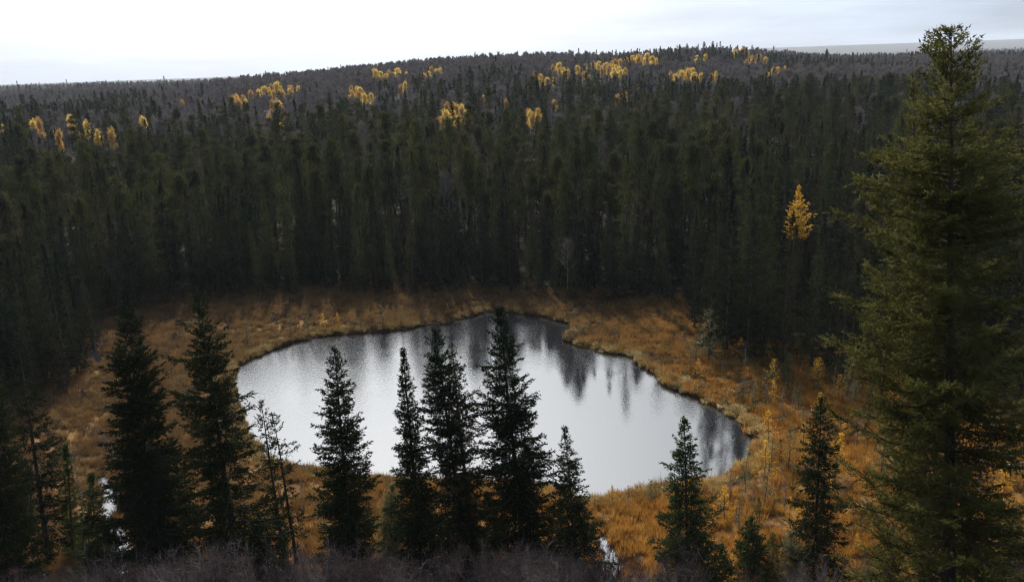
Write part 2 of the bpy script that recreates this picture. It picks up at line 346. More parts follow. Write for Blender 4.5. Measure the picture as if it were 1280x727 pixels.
def trunk_pts(H, rng, wob=.12, n=9, r0=None, lean=(0, 0)):
    z = np.linspace(0, H, n); w = np.cumsum(rng.normal(0, wob, (n, 2)), 0) * (z / H)[:, None] * .5
    w[0] = 0
    P = np.column_stack([w[:, 0] + lean[0] * z / H, w[:, 1] + lean[1] * z / H, z])
    return P
def spruce(H, Rr, seed, base=.06, dz=.42, nb=6, p=.85, twd=9., step=.07, nl=.15, nw=.05, irr=.3, lean=(0, 0), wob=.06,
           prof=None, side=None, gap=0., droop=.3, dead_low=0., trunk_r=None, k=7, tipup=.35, tw_len=.36, tvert=.28):
    """returns trunk geometry and crown geometry (needles = slot 0, wood = slot 1)"""
    rng = np.random.default_rng(seed)
    TP = trunk_pts(H, rng, wob, 10, lean=lean)
    tr = trunk_r or H * .0125
    T = G(); T.tube(TP, np.linspace(tr, .012, len(TP)) * np.where(np.arange(len(TP)) == 0, 1.35, 1), k)
    C = G()
    zs = []; z = base * H
    while z < H * .992:
        zs.append(z); z += dz * (.6 + .8 * rng.random()) * (.55 + .6 * (1 - z / H))
    bz, baz, bl = [], [], []
    for z in zs:
        t = (z - base * H) / (H * (1 - base)); n = max(3, int(nb * (.7 + .6 * rng.random())))
        a0 = rng.random() * 6.28; rr = Rr * (prof(t) if prof else (1 - t) ** p * min(1, .55 + t * 6) * min(1, (1 - t) * 6) ** .55)
        layer = 1 + irr * .6 * rng.normal()
        for i in range(n):
            if rng.random() < gap: continue
            a = a0 + i * 6.283 / n + rng.normal() * .35
            q = rr * layer * (1 + irr * rng.normal())
            if side: q *= side(t, a)
            bz.append(z + rng.normal() * dz * .25); baz.append(a); bl.append(max(.10, min(q, Rr * 1.4)))
    bz, baz, bl = map(np.array, (bz, baz, bl))
    bz = np.clip(bz, .2, H * .995); tt = (bz - base * H) / (H * (1 - base))
    cx = np.interp(bz, TP[:, 2], TP[:, 0]); cy = np.interp(bz, TP[:, 2], TP[:, 1])
    out = np.column_stack([np.cos(baz), np.sin(baz)])
    al = np.where(tt > .9, 1.1, np.interp(tt, [0, .5, .8, 1], [-droop, -droop * .6, .15, 1.0])) + rng.normal(size=len(bz)) * .12
    al = np.minimum(al, (H - bz) / bl * .6 + .02)
    be = tipup * np.interp(tt, [0, .6, 1], [1, .8, .2]) * np.minimum(1, (H - bz) / bl * .4)
    def at(i, s):
        hz = bl[i] * s
        return np.column_stack([cx[i] + out[i, 0] * hz, cy[i] + out[i, 1] * hz, bz[i] + bl[i] * (al[i] * s + be[i] * s * s)])
    I = np.arange(len(bz))
    br = np.clip(bl * .014, .006, .05)
    C.rods(at(I, 0 * bl), at(I, bl * 0 + .5), br, br * .6, 3, 1); C.rods(at(I, bl * 0 + .5), at(I, bl * 0 + .97), br * .6, br * .2, 3, 1)
    live = ~((tt < dead_low) & (rng.random(len(bz)) < .85))
    nt = np.where(live, np.maximum(4, (bl * twd).astype(int)), (bl * 1.5).astype(int))
    i = np.repeat(I, nt); s = rng.random(len(i)) ** .75 * .92 + .08
    P = at(i, s); e = .02; Tn = unit(at(i, s + e) - P)
    S_ = unit(np.cross(Tn, [0, 0, 1.])); sg = np.where(rng.random(len(i)) < .5, -1, 1)[:, None]
    D = unit(Tn * (.45 + .5 * s[:, None]) + S_ * sg * (.95 - .5 * s[:, None]) + np.array([0, 0, 1]) * rng.normal(-.12 if tvert < .3 else .1, tvert, (len(i), 1)))
    tl = np.clip((.25 + (1 - s) * .9) * tw_len * bl[i] * (.5 + rng.random(len(i))), .12, .62)
    m = np.maximum(2, (tl / step).astype(int)); j = np.repeat(np.arange(len(i)), m)
    f = rng.random(len(j))
    Q = P[j] + D[j] * (tl[j] * f)[:, None]; Q[:, 2] -= (f * tl[j]) ** 2 * .25
    Dn = unit(D[j] + rng.normal(0, .55, (len(j), 3)))
    C.tris(Q, Dn, nl * (.7 + .7 * rng.random(len(j))), nw * (.7 + .6 * rng.random(len(j))), rng)
    # shoots at the very top
    n = 40; q = np.column_stack([np.full(n, TP[-1, 0]), np.full(n, TP[-1, 1]), H - rng.random(n) * .9])
    C.tris(q, unit(rng.normal(0, .3, (n, 3)) + [0, 0, 1]), nl * 1.3 * np.ones(n), nw * np.ones(n), rng)
    return T, C
def pine(H, seed, cr=1.7, cb=.45, nl=.42, nw=.16, n_clump=44):
    rng = np.random.default_rng(seed); TP = trunk_pts(H, rng, .12)
    T = G(); T.tube(TP, np.linspace(H * .011, .03, len(TP)), 6); C = G()
    t = rng.random(n_clump) ** .8; z = H * (cb + (1 - cb) * t); a = rng.random(n_clump) * 6.28
    r = cr * np.sin(np.clip((1 - t) * 1.0 + .12, 0, 1) * math.pi * .62) * (.35 + .65 * rng.random(n_clump))
    x0 = np.interp(z, TP[:, 2], TP[:, 0]); y0 = np.interp(z, TP[:, 2], TP[:, 1])
    A = np.column_stack([x0, y0, z]); B = A + np.column_stack([np.cos(a) * r, np.sin(a) * r, r * rng.normal(.35, .25, n_clump)])
    C.rods(A, B, np.full(n_clump, .03), np.full(n_clump, .012), 3, 1)
    m = 60; j = np.repeat(np.arange(n_clump), m); off = rng.normal(0, 1, (len(j), 3)) * [.34, .34, .22]
    Q = B[j] + off - unit(B - A)[j] * (rng.random(len(j)) * .5 * r[j])[:, None]
    C.tris(Q, unit(off + [0, 0, .5] + rng.normal(0, .3, off.shape)), nl * (.6 + .7 * rng.random(len(j))), nw * np.ones(len(j)), rng)
    return T, C
def aspen(H, seed, leaves=None, cr=2.4, nleaf=2600, lsz=.17, fine=900, fw=.035):
    """a broadleaf with bare crown, or with leaves in the given slot"""
    rng = np.random.default_rng(seed); TP = trunk_pts(H * .93, rng, .2)
    T = G(); T.tube(TP, np.linspace(H * .011, .03, len(TP)), 6); C = G()
    n = 26; t = rng.random(n) ** .7; z = H * (.38 + .55 * t); a = rng.random(n) * 6.28; ln = cr * (1.25 - t * .8) * (.6 + .5 * rng.random(n))
    A = np.column_stack([np.interp(z, TP[:, 2], TP[:, 0]), np.interp(z, TP[:, 2], TP[:, 1]), z])
    B = A + np.column_stack([np.cos(a) * ln * .75, np.sin(a) * ln * .75, ln * (.75 + .3 * rng.random(n))])
    B[:, 2] = np.minimum(B[:, 2], H * 1.02)
    C.rods(A, B, np.full(n, .05), np.full(n, .015), 4, 1)
    j = rng.integers(0, n, fine); f = .25 + .75 * rng.random(fine); P = A[j] + (B - A)[j] * f[:, None]
    D = unit(unit(B - A)[j] * .7 + rng.normal(0, .6, (fine, 3)) + [0, 0, .3])
    l = .5 + .9 * rng.random(fine); C.tris(P, D, l, np.full(fine, fw), rng, 0)
    if leaves is not None:
        c = np.concatenate([B, (A + B) / 2 + rng.normal(0, .3, A.shape)]); c = c[c[:, 2] > H * .6]; wt = rng.random(len(c)) ** 2 + .05; j = rng.choice(len(c), nleaf, p=wt / wt.sum()); sp_ = .3 + .35 * rng.random(len(c))
        C.leaves(c[j] + rng.normal(0, 1, (nleaf, 3)) * sp_[j][:, None] * [1.1, 1.1, .9], lsz * (.6 + .8 * rng.random(nleaf)), rng, 2)
    return T, C
def snag(H, seed, n=14, r=.07, L=.9, k=6):
    rng = np.random.default_rng(seed); TP = trunk_pts(H, rng, .06); T = G(); T.tube(TP, np.linspace(r, .012, len(TP)), k)
    z = H * (.2 + .78 * rng.random(n)); a = rng.random(n) * 6.28; l = L * (1.1 - z / H) * (.4 + .9 * rng.random(n))
    A = np.column_stack([np.interp(z, TP[:, 2], TP[:, 0]), np.interp(z, TP[:, 2], TP[:, 1]), z])
    B = A + np.column_stack([np.cos(a) * l, np.sin(a) * l, l * rng.normal(.05, .3, n)]); C = G()
    C.rods(A, B, np.full(n, .018), np.full(n, .005), 3, 0)
    j = rng.integers(0, n, n * 8); f = rng.random(n * 8)[:, None]
    C.tris(A[j] + (B - A)[j] * f, unit(rng.normal(size=(n * 8, 3))), np.full(n * 8, .25), np.full(n * 8, .02), rng, 0)
    return T, C

# ------------------------------------------------------------------ ground and water
def axis(lo, hi, core_lo, core_hi, st, g=1.07):
    c = list(np.arange(core_lo, core_hi, st)); s, v = st, core_hi
    while v < hi: c.append(v); s *= g; v += s
    c.append(hi); s, v = st, core_lo - st
    while v > lo: c.insert(0, v); s *= g; v -= s
    c.insert(0, lo); return np.array(c)
gx = axis(-9000, 9000, -44, 62, .55); gy = axis(-700, 12000, 30, 124, .55, 1.05)
GX, GY = np.meshgrid(gx, gy); GZ = terrain(GX.ravel(), GY.ravel())
nx, ny = len(gx), len(gy)
a = (np.arange(ny - 1)[:, None] * nx + np.arange(nx - 1)[None]).ravel()
sbg = sdist(BOG, GX.ravel(), GY.ravel()); spg = sdist(POND, GX.ravel(), GY.ravel())
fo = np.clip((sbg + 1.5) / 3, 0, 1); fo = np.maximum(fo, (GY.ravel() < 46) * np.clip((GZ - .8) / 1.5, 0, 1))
wet = np.clip(1 - (GZ + .02) / .14, 0, 1)
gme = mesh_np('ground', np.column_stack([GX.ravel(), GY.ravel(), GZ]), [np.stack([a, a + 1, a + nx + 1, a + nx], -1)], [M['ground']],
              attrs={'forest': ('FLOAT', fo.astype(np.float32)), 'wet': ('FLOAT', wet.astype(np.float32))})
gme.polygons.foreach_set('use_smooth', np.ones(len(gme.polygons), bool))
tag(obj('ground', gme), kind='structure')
wme = mesh_np('pond_water', [(-75, 40, 0), (80, 40, 0), (80, 124, 0), (-75, 124, 0)], [np.array([[0, 1, 2, 3]])], [M['water']])
tag(obj('pond_water', wme), kind='structure')

# ------------------------------------------------------------------ masses: one object each, instanced from its own mesh
def mass(name, label, cat, protos, mats, P, pick, rz, sc, tilt=None):
    """protos: list of (V, F, mi); P: where each plant stands"""
    Vs, Fs, mis, part, n = [], {3: [], 4: []}, {3: [], 4: []}, [], 0
    for k, (V, F, mi) in enumerate(protos):
        o = 0
        for f in F:
            Fs[f.shape[1]].append(f + n); mis[f.shape[1]].append(mi[o:o + len(f)]); o += len(f)
        Vs.append(V); part.append(np.full(len(V), k)); n += len(V)
    nv = n; Vs.append(P); part.append(np.full(len(P), -1))
    V = np.concatenate(Vs); F = [np.concatenate(Fs[q]) for q in (3, 4) if Fs[q]]; mi = np.concatenate([np.concatenate(mis[q]) for q in (3, 4) if Fs[q]])
    z = np.zeros(nv); rot = np.zeros((len(V), 3)); rot[nv:, 2] = rz
    if tilt is not None: rot[nv:, :2] = tilt
    me = mesh_np(name, V, F, mats, mi, attrs={'part': ('INT', np.concatenate(part).astype(np.int32)), 'pick': ('INT', np.concatenate([z - 1, pick]).astype(np.int32)),
                 'turn': ('FLOAT_VECTOR', rot.astype(np.float32)), 'size': ('FLOAT', np.concatenate([z, sc]).astype(np.float32))})
    o = obj(name, me); tag(o, label, cat, kind='stuff')
    ng = bpy.data.node_groups.new(name, 'GeometryNodeTree')
    ng.interface.new_socket('Geometry', in_out='INPUT', socket_type='NodeSocketGeometry'); ng.interface.new_socket('Geometry', in_out='OUTPUT', socket_type='NodeSocketGeometry')
    N = ng.nodes.new; L = ng.links.new
    gi, go = N('NodeGroupInput'), N('NodeGroupOutput')
    def attr(nm, ty):
        q = N('GeometryNodeInputNamedAttribute'); q.data_type = ty; q.inputs['Name'].default_value = nm; return q.outputs['Attribute']
    pa, pk, tu, si = attr('part', 'INT'), attr('pick', 'INT'), attr('turn', 'FLOAT_VECTOR'), attr('size', 'FLOAT')
    def eq(sock, v):
        c = N('FunctionNodeCompare'); c.data_type = 'INT'; c.operation = 'EQUAL'; L(sock, c.inputs[2]); c.inputs[3].default_value = v; return c.outputs[0]
    jn = N('GeometryNodeJoinGeometry')
    for k in range(len(protos)):
        s1 = N('GeometryNodeSeparateGeometry'); L(gi.outputs[0], s1.inputs[0]); L(eq(pa, k), s1.inputs['Selection'])
        s2 = N('GeometryNodeSeparateGeometry'); L(gi.outputs[0], s2.inputs[0]); L(eq(pk, k), s2.inputs['Selection'])
        ip = N('GeometryNodeInstanceOnPoints'); L(s2.outputs[0], ip.inputs['Points']); L(s1.outputs[0], ip.inputs['Instance'])
        L(tu, ip.inputs['Rotation']); L(si, ip.inputs['Scale']); L(ip.outputs[0], jn.inputs[0])
    L(jn.outputs[0], go.inputs[0])
    md = o.modifiers.new('plants', 'NODES'); md.node_group = ng
    return o
def both(T, C, tm=1):
    """trunk and crown of one plant as a single prototype; the trunk takes the wood slot"""
    g = G()
    for V, F, m in ((*[T.V, T.F], [np.full(len(f), tm) for f in T.F]), (C.V, C.F, C.m)):
        g.V += V; g.F += [f + (g.n if V is T.V else g.n) for f in F]; g.m += list(m); g.n += sum(map(len, V))
    return g.data()

# ------------------------------------------------------------------ forest models
FS = [spruce(20, 2.15 + .2 * (i % 2), 100 + i, base=.03 + .02 * (i % 3), dz=.80, nb=7, p=.74 + .14 * (i % 3), twd=7, step=.15, nl=.34, nw=.15, irr=.30, k=5, gap=.06, tw_len=.44, wob=.14) for i in range(6)]
FP = [pine(17 + i, 200 + i, cr=2.0 + .25 * (i % 3), cb=.42 + .06 * (i % 2)) for i in range(5)]
FA = [aspen(15, 300 + i, cr=2.6, fine=1800, fw=.05) for i in range(3)]
def lowspruce(seed):
    return spruce(20, 2.0, seed, base=.10, dz=1.0, nb=5, p=.7, twd=3.2, step=.36, nl=.7, nw=.34, irr=.3, k=4, tw_len=.45)
LS = [lowspruce(400 + i) for i in range(4)]
LA = [aspen(15, 420 + i, cr=3.0, fine=900, fw=.24) for i in range(3)]

# scatter: jittered cells growing with distance
def scatter(y0, y1, cell, ulim=.82, seed=1):
    rng = np.random.default_rng(seed); xs = []
    nyc = int((y1 - y0) / cell)
    for r_ in range(nyc):
        y = y0 + r_ * cell; hw = y * ulim + 14
        x = np.arange(-hw, hw, cell); xs.append(np.column_stack([x + rng.random(len(x)) * cell, y + rng.random(len(x)) * cell]))
    return np.concatenate(xs)
near = scatter(44, 300, 4.4, .9, 11); midf = scatter(300, 620, 4.1, .78, 12); farf = scatter(620, 1000, 6.2, .74, 13)
fff = scatter(1000, 2400, 17, .72, 14)
pts = np.concatenate([near, midf, farf, fff]); band = np.concatenate([np.full(len(q), i) for i, q in enumerate((near, midf, farf, fff))])
sb = sdist(BOG, pts[:, 0], pts[:, 1]); sb = sb + (vnoise(pts[:, 0] * .12, pts[:, 1] * .12, 60) - .5) * 7 + (vnoise(pts[:, 0] * .045, pts[:, 1] * .045, 61) - .5) * 9
keep = (sb > 1.2) & ((pts[:, 1] > 60) | (pts[:, 0] < -36) & (pts[:, 1] > 50))
hole = fbm(pts[:, 0] * .03, pts[:, 1] * .03, 70)
keep &= ~((hole < .30) & (RNG.random(len(pts)) < .7) & (pts[:, 1] > 180)) & (RNG.random(len(pts)) < np.where(band == 0, .93, .97))
pts, band, sb = pts[keep], band[keep], sb[keep]
Z = terrain(pts[:, 0], pts[:, 1]) - .1
an = fbm(pts[:, 0] * .009 + 3, pts[:, 1] * .009, 80, 3)
pasp = np.interp(pts[:, 1], [150, 260, 340, 480, 800], [.008, .25, .74, .86, .84]) * np.clip((an - .30) * 6, .3, 1.15)
_u = pts[:, 0] / pts[:, 1]; pasp = np.maximum(pasp, .85 * sstep(-.50, -.40, _u) * sstep(-.12, -.24, _u) * sstep(200, 270, pts[:, 1]))
ppin = np.clip((fbm(pts[:, 0] * .014, pts[:, 1] * .014, 90) - .38) * 4, .12, .78) * sstep(4, 22, sb) * np.interp(pts[:, 1], [100, 300, 450], [1, .8, .25])
rr = RNG.random(len(pts))
kindf = np.where(rr < pasp, 2, np.where(rr < pasp + (1 - pasp) * ppin, 1, 0))     # 0 spruce, 1 pine, 2 aspen
size = (.50 + .60 * RNG.random(len(pts))) * np.where(sb < 7, .66 + .3 * RNG.random(len(pts)), 1) * (.88 + .3 * vnoise(pts[:, 0] * .02, pts[:, 1] * .02, 77))
size = np.where(kindf == 0, size * np.where(RNG.random(len(pts)) < .05, 1.2, .96), size)
size = size * np.interp(pts[:, 1], [150, 330, 600], [1, .86, .74]) * np.where(kindf == 2, 1.12, .96); size = np.where(band == 3, size * 1.1, size)
size = size * (1 + .28 * np.exp(-((pts[:, 0] / pts[:, 1] - .27) / .10) ** 2) * (pts[:, 1] < 150))
size = np.where(pts[:, 1] < 170, np.minimum(size, 1.04), np.minimum(size, 1.1))
turn = RNG.random(len(pts)) * 6.28
P3 = np.column_stack([pts, Z]); px, py, dep = proj(P3 + np.column_stack([pts * 0, 9 * size]))
inv = (dep > 0) & (px > -30) & (px < 1310) & (py > -40) & (py < 760)

# golden and rusty broadleaves on the hills, traced one by one
GOLD = [(22, 154, 9, 0), (40, 155, 10, 0), (50, 158, 8, 1), (5, 153, 7, 0), (108, 156, 9, 0), (88, 154, 10, 0), (97, 160, 8, 1), (72, 168, 6, 1), (180, 158, 6, 0), (120, 160, 6, 0), (140, 166, 5, 1),
        (226, 125, 7, 1), (297, 124, 8, 1), (312, 114, 8, 1), (330, 112, 9, 0), (345, 108, 9, 0), (352, 113, 8, 1), (349, 127, 10, 0), (347, 146, 7, 0),
        (362, 110, 9, 1), (290, 120, 7, 0), (303, 119, 7, 1), (440, 112, 8, 0), (449, 109, 9, 0), (456, 117, 8, 0), (470, 92, 9, 0), (482, 93, 8, 0), (497, 90, 9, 0), (500, 106, 8, 1), (545, 86, 7, 0), (530, 92, 8, 1),
        (558, 138, 12, 0), (568, 131, 13, 1), (572, 144, 12, 0), (585, 137, 12, 0), (553, 145, 9, 1), (606, 118, 6, 0), (632, 124, 6, 1), (662, 138, 9, 0), (665, 141, 7, 1), (692, 124, 9, 0),
        (670, 96, 9, 0), (675, 93, 8, 1), (684, 97, 8, 0), (698, 83, 9, 0), (705, 88, 7, 0), (722, 82, 7, 0), (735, 93, 7, 1), (748, 79, 8, 0), (761, 84, 9, 1), (768, 87, 9, 0), (775, 86, 9, 0), (770, 77, 8, 1),
        (757, 80, 8, 0), (790, 73, 8, 0), (798, 72, 8, 0), (808, 71, 8, 0), (815, 74, 8, 0), (845, 93, 8, 0), (853, 90, 9, 0), (860, 88, 9, 0), (868, 91, 9, 0), (872, 70, 7, 0), (890, 92, 7, 1), (920, 66, 7, 0),
        (941, 74, 7, 0), (949, 70, 7, 1), (960, 90, 7, 0), (972, 84, 7, 0), (977, 86, 7, 0), (928, 63, 7, 1), (772, 118, 7, 1), (1234, 128, 9, 1)]
gold_at = []
for (qx, qy, wpx, st_) in GOLD:
    x, y = onground(qx, qy, 13.0 if qx < 200 else 12.0); gold_at.append((x, y, st_, qx, qy, wpx))
    if wpx >= 7 and qx > 200 and qx not in (692, 226, 1234):
        for q in range(1 + (qx + qy) % 2):
            hx = qx + (-1) ** (qx + q) * (wpx * .5 + 2 + (qx * 7 + q * 5) % 5); hy = qy + (qx * 3 + q * 7) % 5 - 1; x, y = onground(hx, hy, 11.0); gold_at.append((x, y, (qx + q) % 2, int(hx), hy, 4 + (qx + q) % 3))
gxy = np.array([(g[0], g[1]) for g in gold_at])
# a gap around each broadleaf on its near side, as aspens hold a patch of their own
ok = np.ones(len(pts), bool)
for x, y in gxy:
    u = np.array([x, y]) / math.hypot(x, y); d = pts - [x, y]; al = d @ u; ac = np.abs(d @ np.array([-u[1], u[0]]))
    ok &= ~((ac < 3.4) & (al > -46) & (al < 3))
lx, ly = onground(1001, 232, 17.0)      # the lone golden larch
ok &= ~((np.abs(pts[:, 0] - lx * pts[:, 1] / ly) < 2.2) & (pts[:, 1] < ly + 2) & (pts[:, 1] > ly - 30))
size = np.where((np.abs(pts[:, 0] / pts[:, 1] - lx / ly) < .05) & (pts[:, 1] < ly + 3), size * .85, size)
un = scatter(52, 190, 2.3, .85, 19); us = sdist(BOG, un[:, 0], un[:, 1])
uk = (us > 0) & (us < 30) & ((un[:, 1] > 60) | (un[:, 0] < -36)) & (RNG.random(len(un)) < np.interp(us, [0, 12, 30], [.9, .8, .4])); un = un[uk]; nu = len(un)
P3u = np.column_stack([un, terrain(un[:, 0], un[:, 1]) - .1]); pu = proj(P3u)
P3 = np.concatenate([P3, P3u]); band = np.concatenate([band, np.zeros(nu, int)]); kindf = np.concatenate([kindf, np.zeros(nu, int)])
size = np.concatenate([size, .12 + .60 * RNG.random(nu) ** 1.2]); turn = np.concatenate([turn, RNG.random(nu) * 6.28]); inv = np.concatenate([inv, np.zeros(nu, bool)])
sb = np.concatenate([sb, us[uk]]); px = np.concatenate([px, pu[0]]); py = np.concatenate([py, pu[1]]); ok = np.concatenate([ok, np.ones(nu, bool)])
P3, band, kindf, size, turn, inv, sb, px, py = (v[ok] for v in (P3, band, kindf, size, turn, inv, sb, px, py))

COLS = [(60, 'above the left edge trees'), (190, 'above the broad black spruce'), (250, 'above the left spruce gap'), (300, 'above the ragged tall spruce'), (390, 'above the pond\'s left tip'), (465, 'above the full lone spruce'),
        (530, 'above the slim spire'), (590, 'above the airy spruce'), (670, 'above the tallest pond spruce'), (760, 'above the pond\'s far bay'), (850, 'above the right shore'), (940, 'above the lone pointed spruce'),
        (1030, 'beneath the golden larch'), (1110, 'at the giant\'s left side'), (1230, 'behind the giant spruce'), (9999, 'right of the giant spruce')]
def zone(k, x, y, pxx, edge, sz):
    nm = {0: ('tall dark spruce', 'dark spruce', 'short dark spruce'), 1: ('tall olive jack pine', 'olive jack pine', 'low round olive jack pine'), 2: ('tall bare grey aspen', 'bare grey aspen', 'small bare grey aspen')}[k][0 if sz > (.98 if k == 2 else .92) else 1 if sz > (.86 if k == 2 else .74) else 2]
    dp_ = 'in the front rank' if edge < 6 else 'behind the forest edge' if edge < 18 else 'deep inside' if edge < 60 else 'far back' if y < 330 else 'on the far hillside'
    if k == 2 and edge >= 60: dp_ = 'low on the slope' if y < 275 else 'partway up the slope' if y < 310 else 'high on the hillside'
    l = nm + ' ' + dp_ + ' ' + next(n for lim, n in COLS if pxx < lim)
    return l, l.replace('spruce ', 'spruces ', 1).replace('pine ', 'pines ', 1).replace('aspen ', 'aspens ', 1)
def protoset(sets, nm, mats):
    out = []
    for T, C in sets: out.append((T.mesh(nm + '_trunk', [mats[1]]), C.mesh(nm + '_crown', mats)))
    return out
PS = protoset(FS, 'spruce', [M['forest_needle'], M['bark']]); PP = protoset(FP, 'pine', [M['pine_needle'], M['bark']]); PA = protoset(FA, 'aspen', [M['twig'], M['bark_pale']])
def plant(name, meshes, loc, rz, sc, label, cat, group=None, tilt=None):
    e = bpy.data.objects.new(name, None); e.empty_display_size = .3; COL.objects.link(e)
    e.location = loc; e.rotation_euler = (0, 0, rz) if tilt is None else (*tilt, rz); e.scale = (sc,) * 3 if np.isscalar(sc) else sc
    tag(e, label, cat, group)
    obj('trunk', meshes[0], e); obj('crown', meshes[1], e)
    return e
single = np.zeros(len(P3), bool)
# tall spruces that step out of the wall at the right, and the dark stand closing in on the bog at the left
for i, (tx_, ty_, bx_, by_) in enumerate([(884, 262, 887, 446), (905, 240, 908, 440), (932, 268, 934, 452), (951, 246, 953, 450), (975, 262, 977, 458), (1012, 280, 1013, 462), (1034, 262, 1033, 462), (1052, 290, 1050, 474),
        (868, 300, 868, 412), (8, 300, 22, 486), (24, 318, 40, 488), (42, 292, 58, 478), (58, 316, 72, 480), (72, 304, 86, 472), (88, 340, 98, 468), (100, 372, 108, 462), (64, 350, 80, 488), (34, 344, 48, 496)]):
    x, y = flat(bx_, by_, .3); v = ray(tx_, ty_); t = math.hypot(x, y) / math.hypot(v[0], v[1]); H_ = EYE + v[2] * t - tz(x, y)
    side_ = 'forward of the forest wall right of pond' if bx_ > 400 else 'in the dark stand left of bog'
    plant('spruce_tree', PS[i % len(PS)], (x, y, tz(x, y) - .1), i * 1.3, (H_ / 20 * .82, H_ / 20 * .82, H_ / 20), 'tall dark spire spruce ' + side_, 'spruce', 'tall dark spire spruces ' + side_)
LIM = {0: 262, 1: 290, 2: 290}
for k, (nm, cat, ms) in {0: ('spruce_tree', 'spruce', PS), 1: ('pine_tree', 'pine', PP), 2: ('aspen_tree', 'aspen', PA)}.items():
    c = np.where((kindf == k) & inv & (P3[:, 1] > 58))[0]; dist = np.hypot(P3[c, 0], P3[c, 1])
    c = c[np.argsort(dist / size[c])][:LIM[k]]; single[c] = True
    for i in c:
        l, g = zone(k, P3[i, 0], P3[i, 1], px[i], sb[i], size[i])
        plant(nm, ms[i % len(ms)], P3[i], turn[i], size[i], l, cat, g)
def rest(k, name, label, cat, prs, mats, lows=None):
    c = np.where((kindf == k) & ~single)[0]; n = len(prs); pick = RNG.integers(0, n, len(c))
    if lows:
        prs = prs + lows; lowm = band[c] >= 1; pick = np.where(lowm, n + RNG.integers(0, len(lows), len(c)), pick)
    s_ = size[c] * np.where(band[c] == 3, 1.25, 1)
    mass(name, label, cat, prs, mats, P3[c], pick, turn[c], s_)
rest(0, 'spruce_forest', 'dark mass of spruce forest running back to the hills', 'forest', [both(*q) for q in FS], [M['forest_needle'], M['bark']], [both(*q) for q in LS])
rest(1, 'pine_forest', 'olive mass of jack pines among the spruce forest', 'forest', [both(*q) for q in FP], [M['pine_needle'], M['bark']])
rest(2, 'aspen_wood', 'grey purple mass of bare aspens covering the far hills', 'wood', [both(*q) for q in FA], [M['twig'], M['bark_pale']], [both(*q) for q in LA])

GA = [(T.mesh('golden_trunk', [M['bark_pale']]), C.mesh('golden_crown', [M['twig'], M['bark_pale'], M[q]])) for (T, C), q in
      [(aspen(14, 500 + i, True, cr=2.1), 'gold' if i < 3 else 'rust') for i in range(5)]]
def gplace(qx, qy):
    if qx < 200: return 'at the left edge of the hills'
    if qx < 420: return 'on the left slope of the hills'
    if qx < 560 and qy < 130: return 'along the ridge left of centre'
    if qx < 600: return 'in the bright clump on the middle slope'
    if qx < 700 and qy > 110: return 'standing apart among dark conifers'
    if qx < 840: return 'in the gold band below the ridge'
    if qx < 1000: return 'below the ridge right of centre'
    return 'among bare aspens at far right'
for i, (x, y, st_, qx, qy, wpx) in enumerate(gold_at):
    v = i % 3 if st_ == 0 else 3 + i % 2; z = tz(x, y); d = math.hypot(x, y)
    wm = wpx * d / 1000 * 1.0; sc = np.clip(wm / 4.6, .55, 1.7)
    l = ('small ' if sc < .75 else 'broad ' if sc > 1.25 else '') + ('bright golden aspen ' if st_ == 0 else 'fading rusty aspen ') + gplace(qx, qy)
    if (qx, qy) == (692, 124): l = 'small round golden aspen alone in the dark conifers below the ridge centre'
    if (qx, qy) == (226, 125): l = 'small rusty aspen alone on the purple left hillside'
    if (qx, qy) == (1234, 128): l = 'pale fading aspen right of the tall foreground spruce'
    plant('golden_aspen', GA[v], (x, y, z - .2), i * 1.7, (sc, sc, (.9 + .12 * (i % 3)) if qx < 200 else max(.85, min(1.1, sc))), l, 'aspen', l.replace('aspen', 'aspens'))

# ------------------------------------------------------------------ bog plants
def larch(H, seed, **k): return spruce(H, H * .25, seed, base=.12, dz=.3, nb=5, p=.8, twd=7, step=.10, nl=.12, nw=.05, irr=.4, tw_len=.4, droop=.05, tipup=.2, trunk_r=H * .011, k=5, **k)
def pair(TC, mats, nm): return TC[0].mesh(nm + '_trunk', [mats[1]]), TC[1].mesh(nm + '_crown', mats)
LN = pair(spruce(17, 1.7, 600, base=.58, dz=.34, nb=6, p=.9, twd=9, step=.09, nl=.17, nw=.07, irr=.35, k=6, droop=.15), [M['larch'], M['bark']], 'larch')
zl = tz(lx, ly); plant('larch_tree', LN, (lx, ly, zl), .4, 1.0, 'lone golden larch glowing in the dark forest right of the pond', 'larch')
BL = [pair(larch(3 + .5 * i, 610 + i), [M['larch'], M['bark']], 'small_larch') for i in range(3)]
BP = [pair(spruce(3.4 + .4 * i, .75, 620 + i, base=.08, dz=.25, nb=5, p=.5, twd=11, step=.08, nl=.13, nw=.05, irr=.4, k=5, gap=.15), [M['needle_pale'], M['bark']], 'bog_spruce') for i in range(3)]
BG = [pair(spruce(4 + .4 * i, .85, 630 + i, base=.05, dz=.25, nb=5, p=.75, twd=10, step=.08, nl=.13, nw=.06, irr=.3, k=5), [M['needle_green'], M['bark']], 'bog_green_spruce') for i in range(2)]
BD = [pair(snag(3.2, 640 + i, 16, .04, .6), [M['deadwood'], M['deadwood']], 'bog_snag') for i in range(3)]
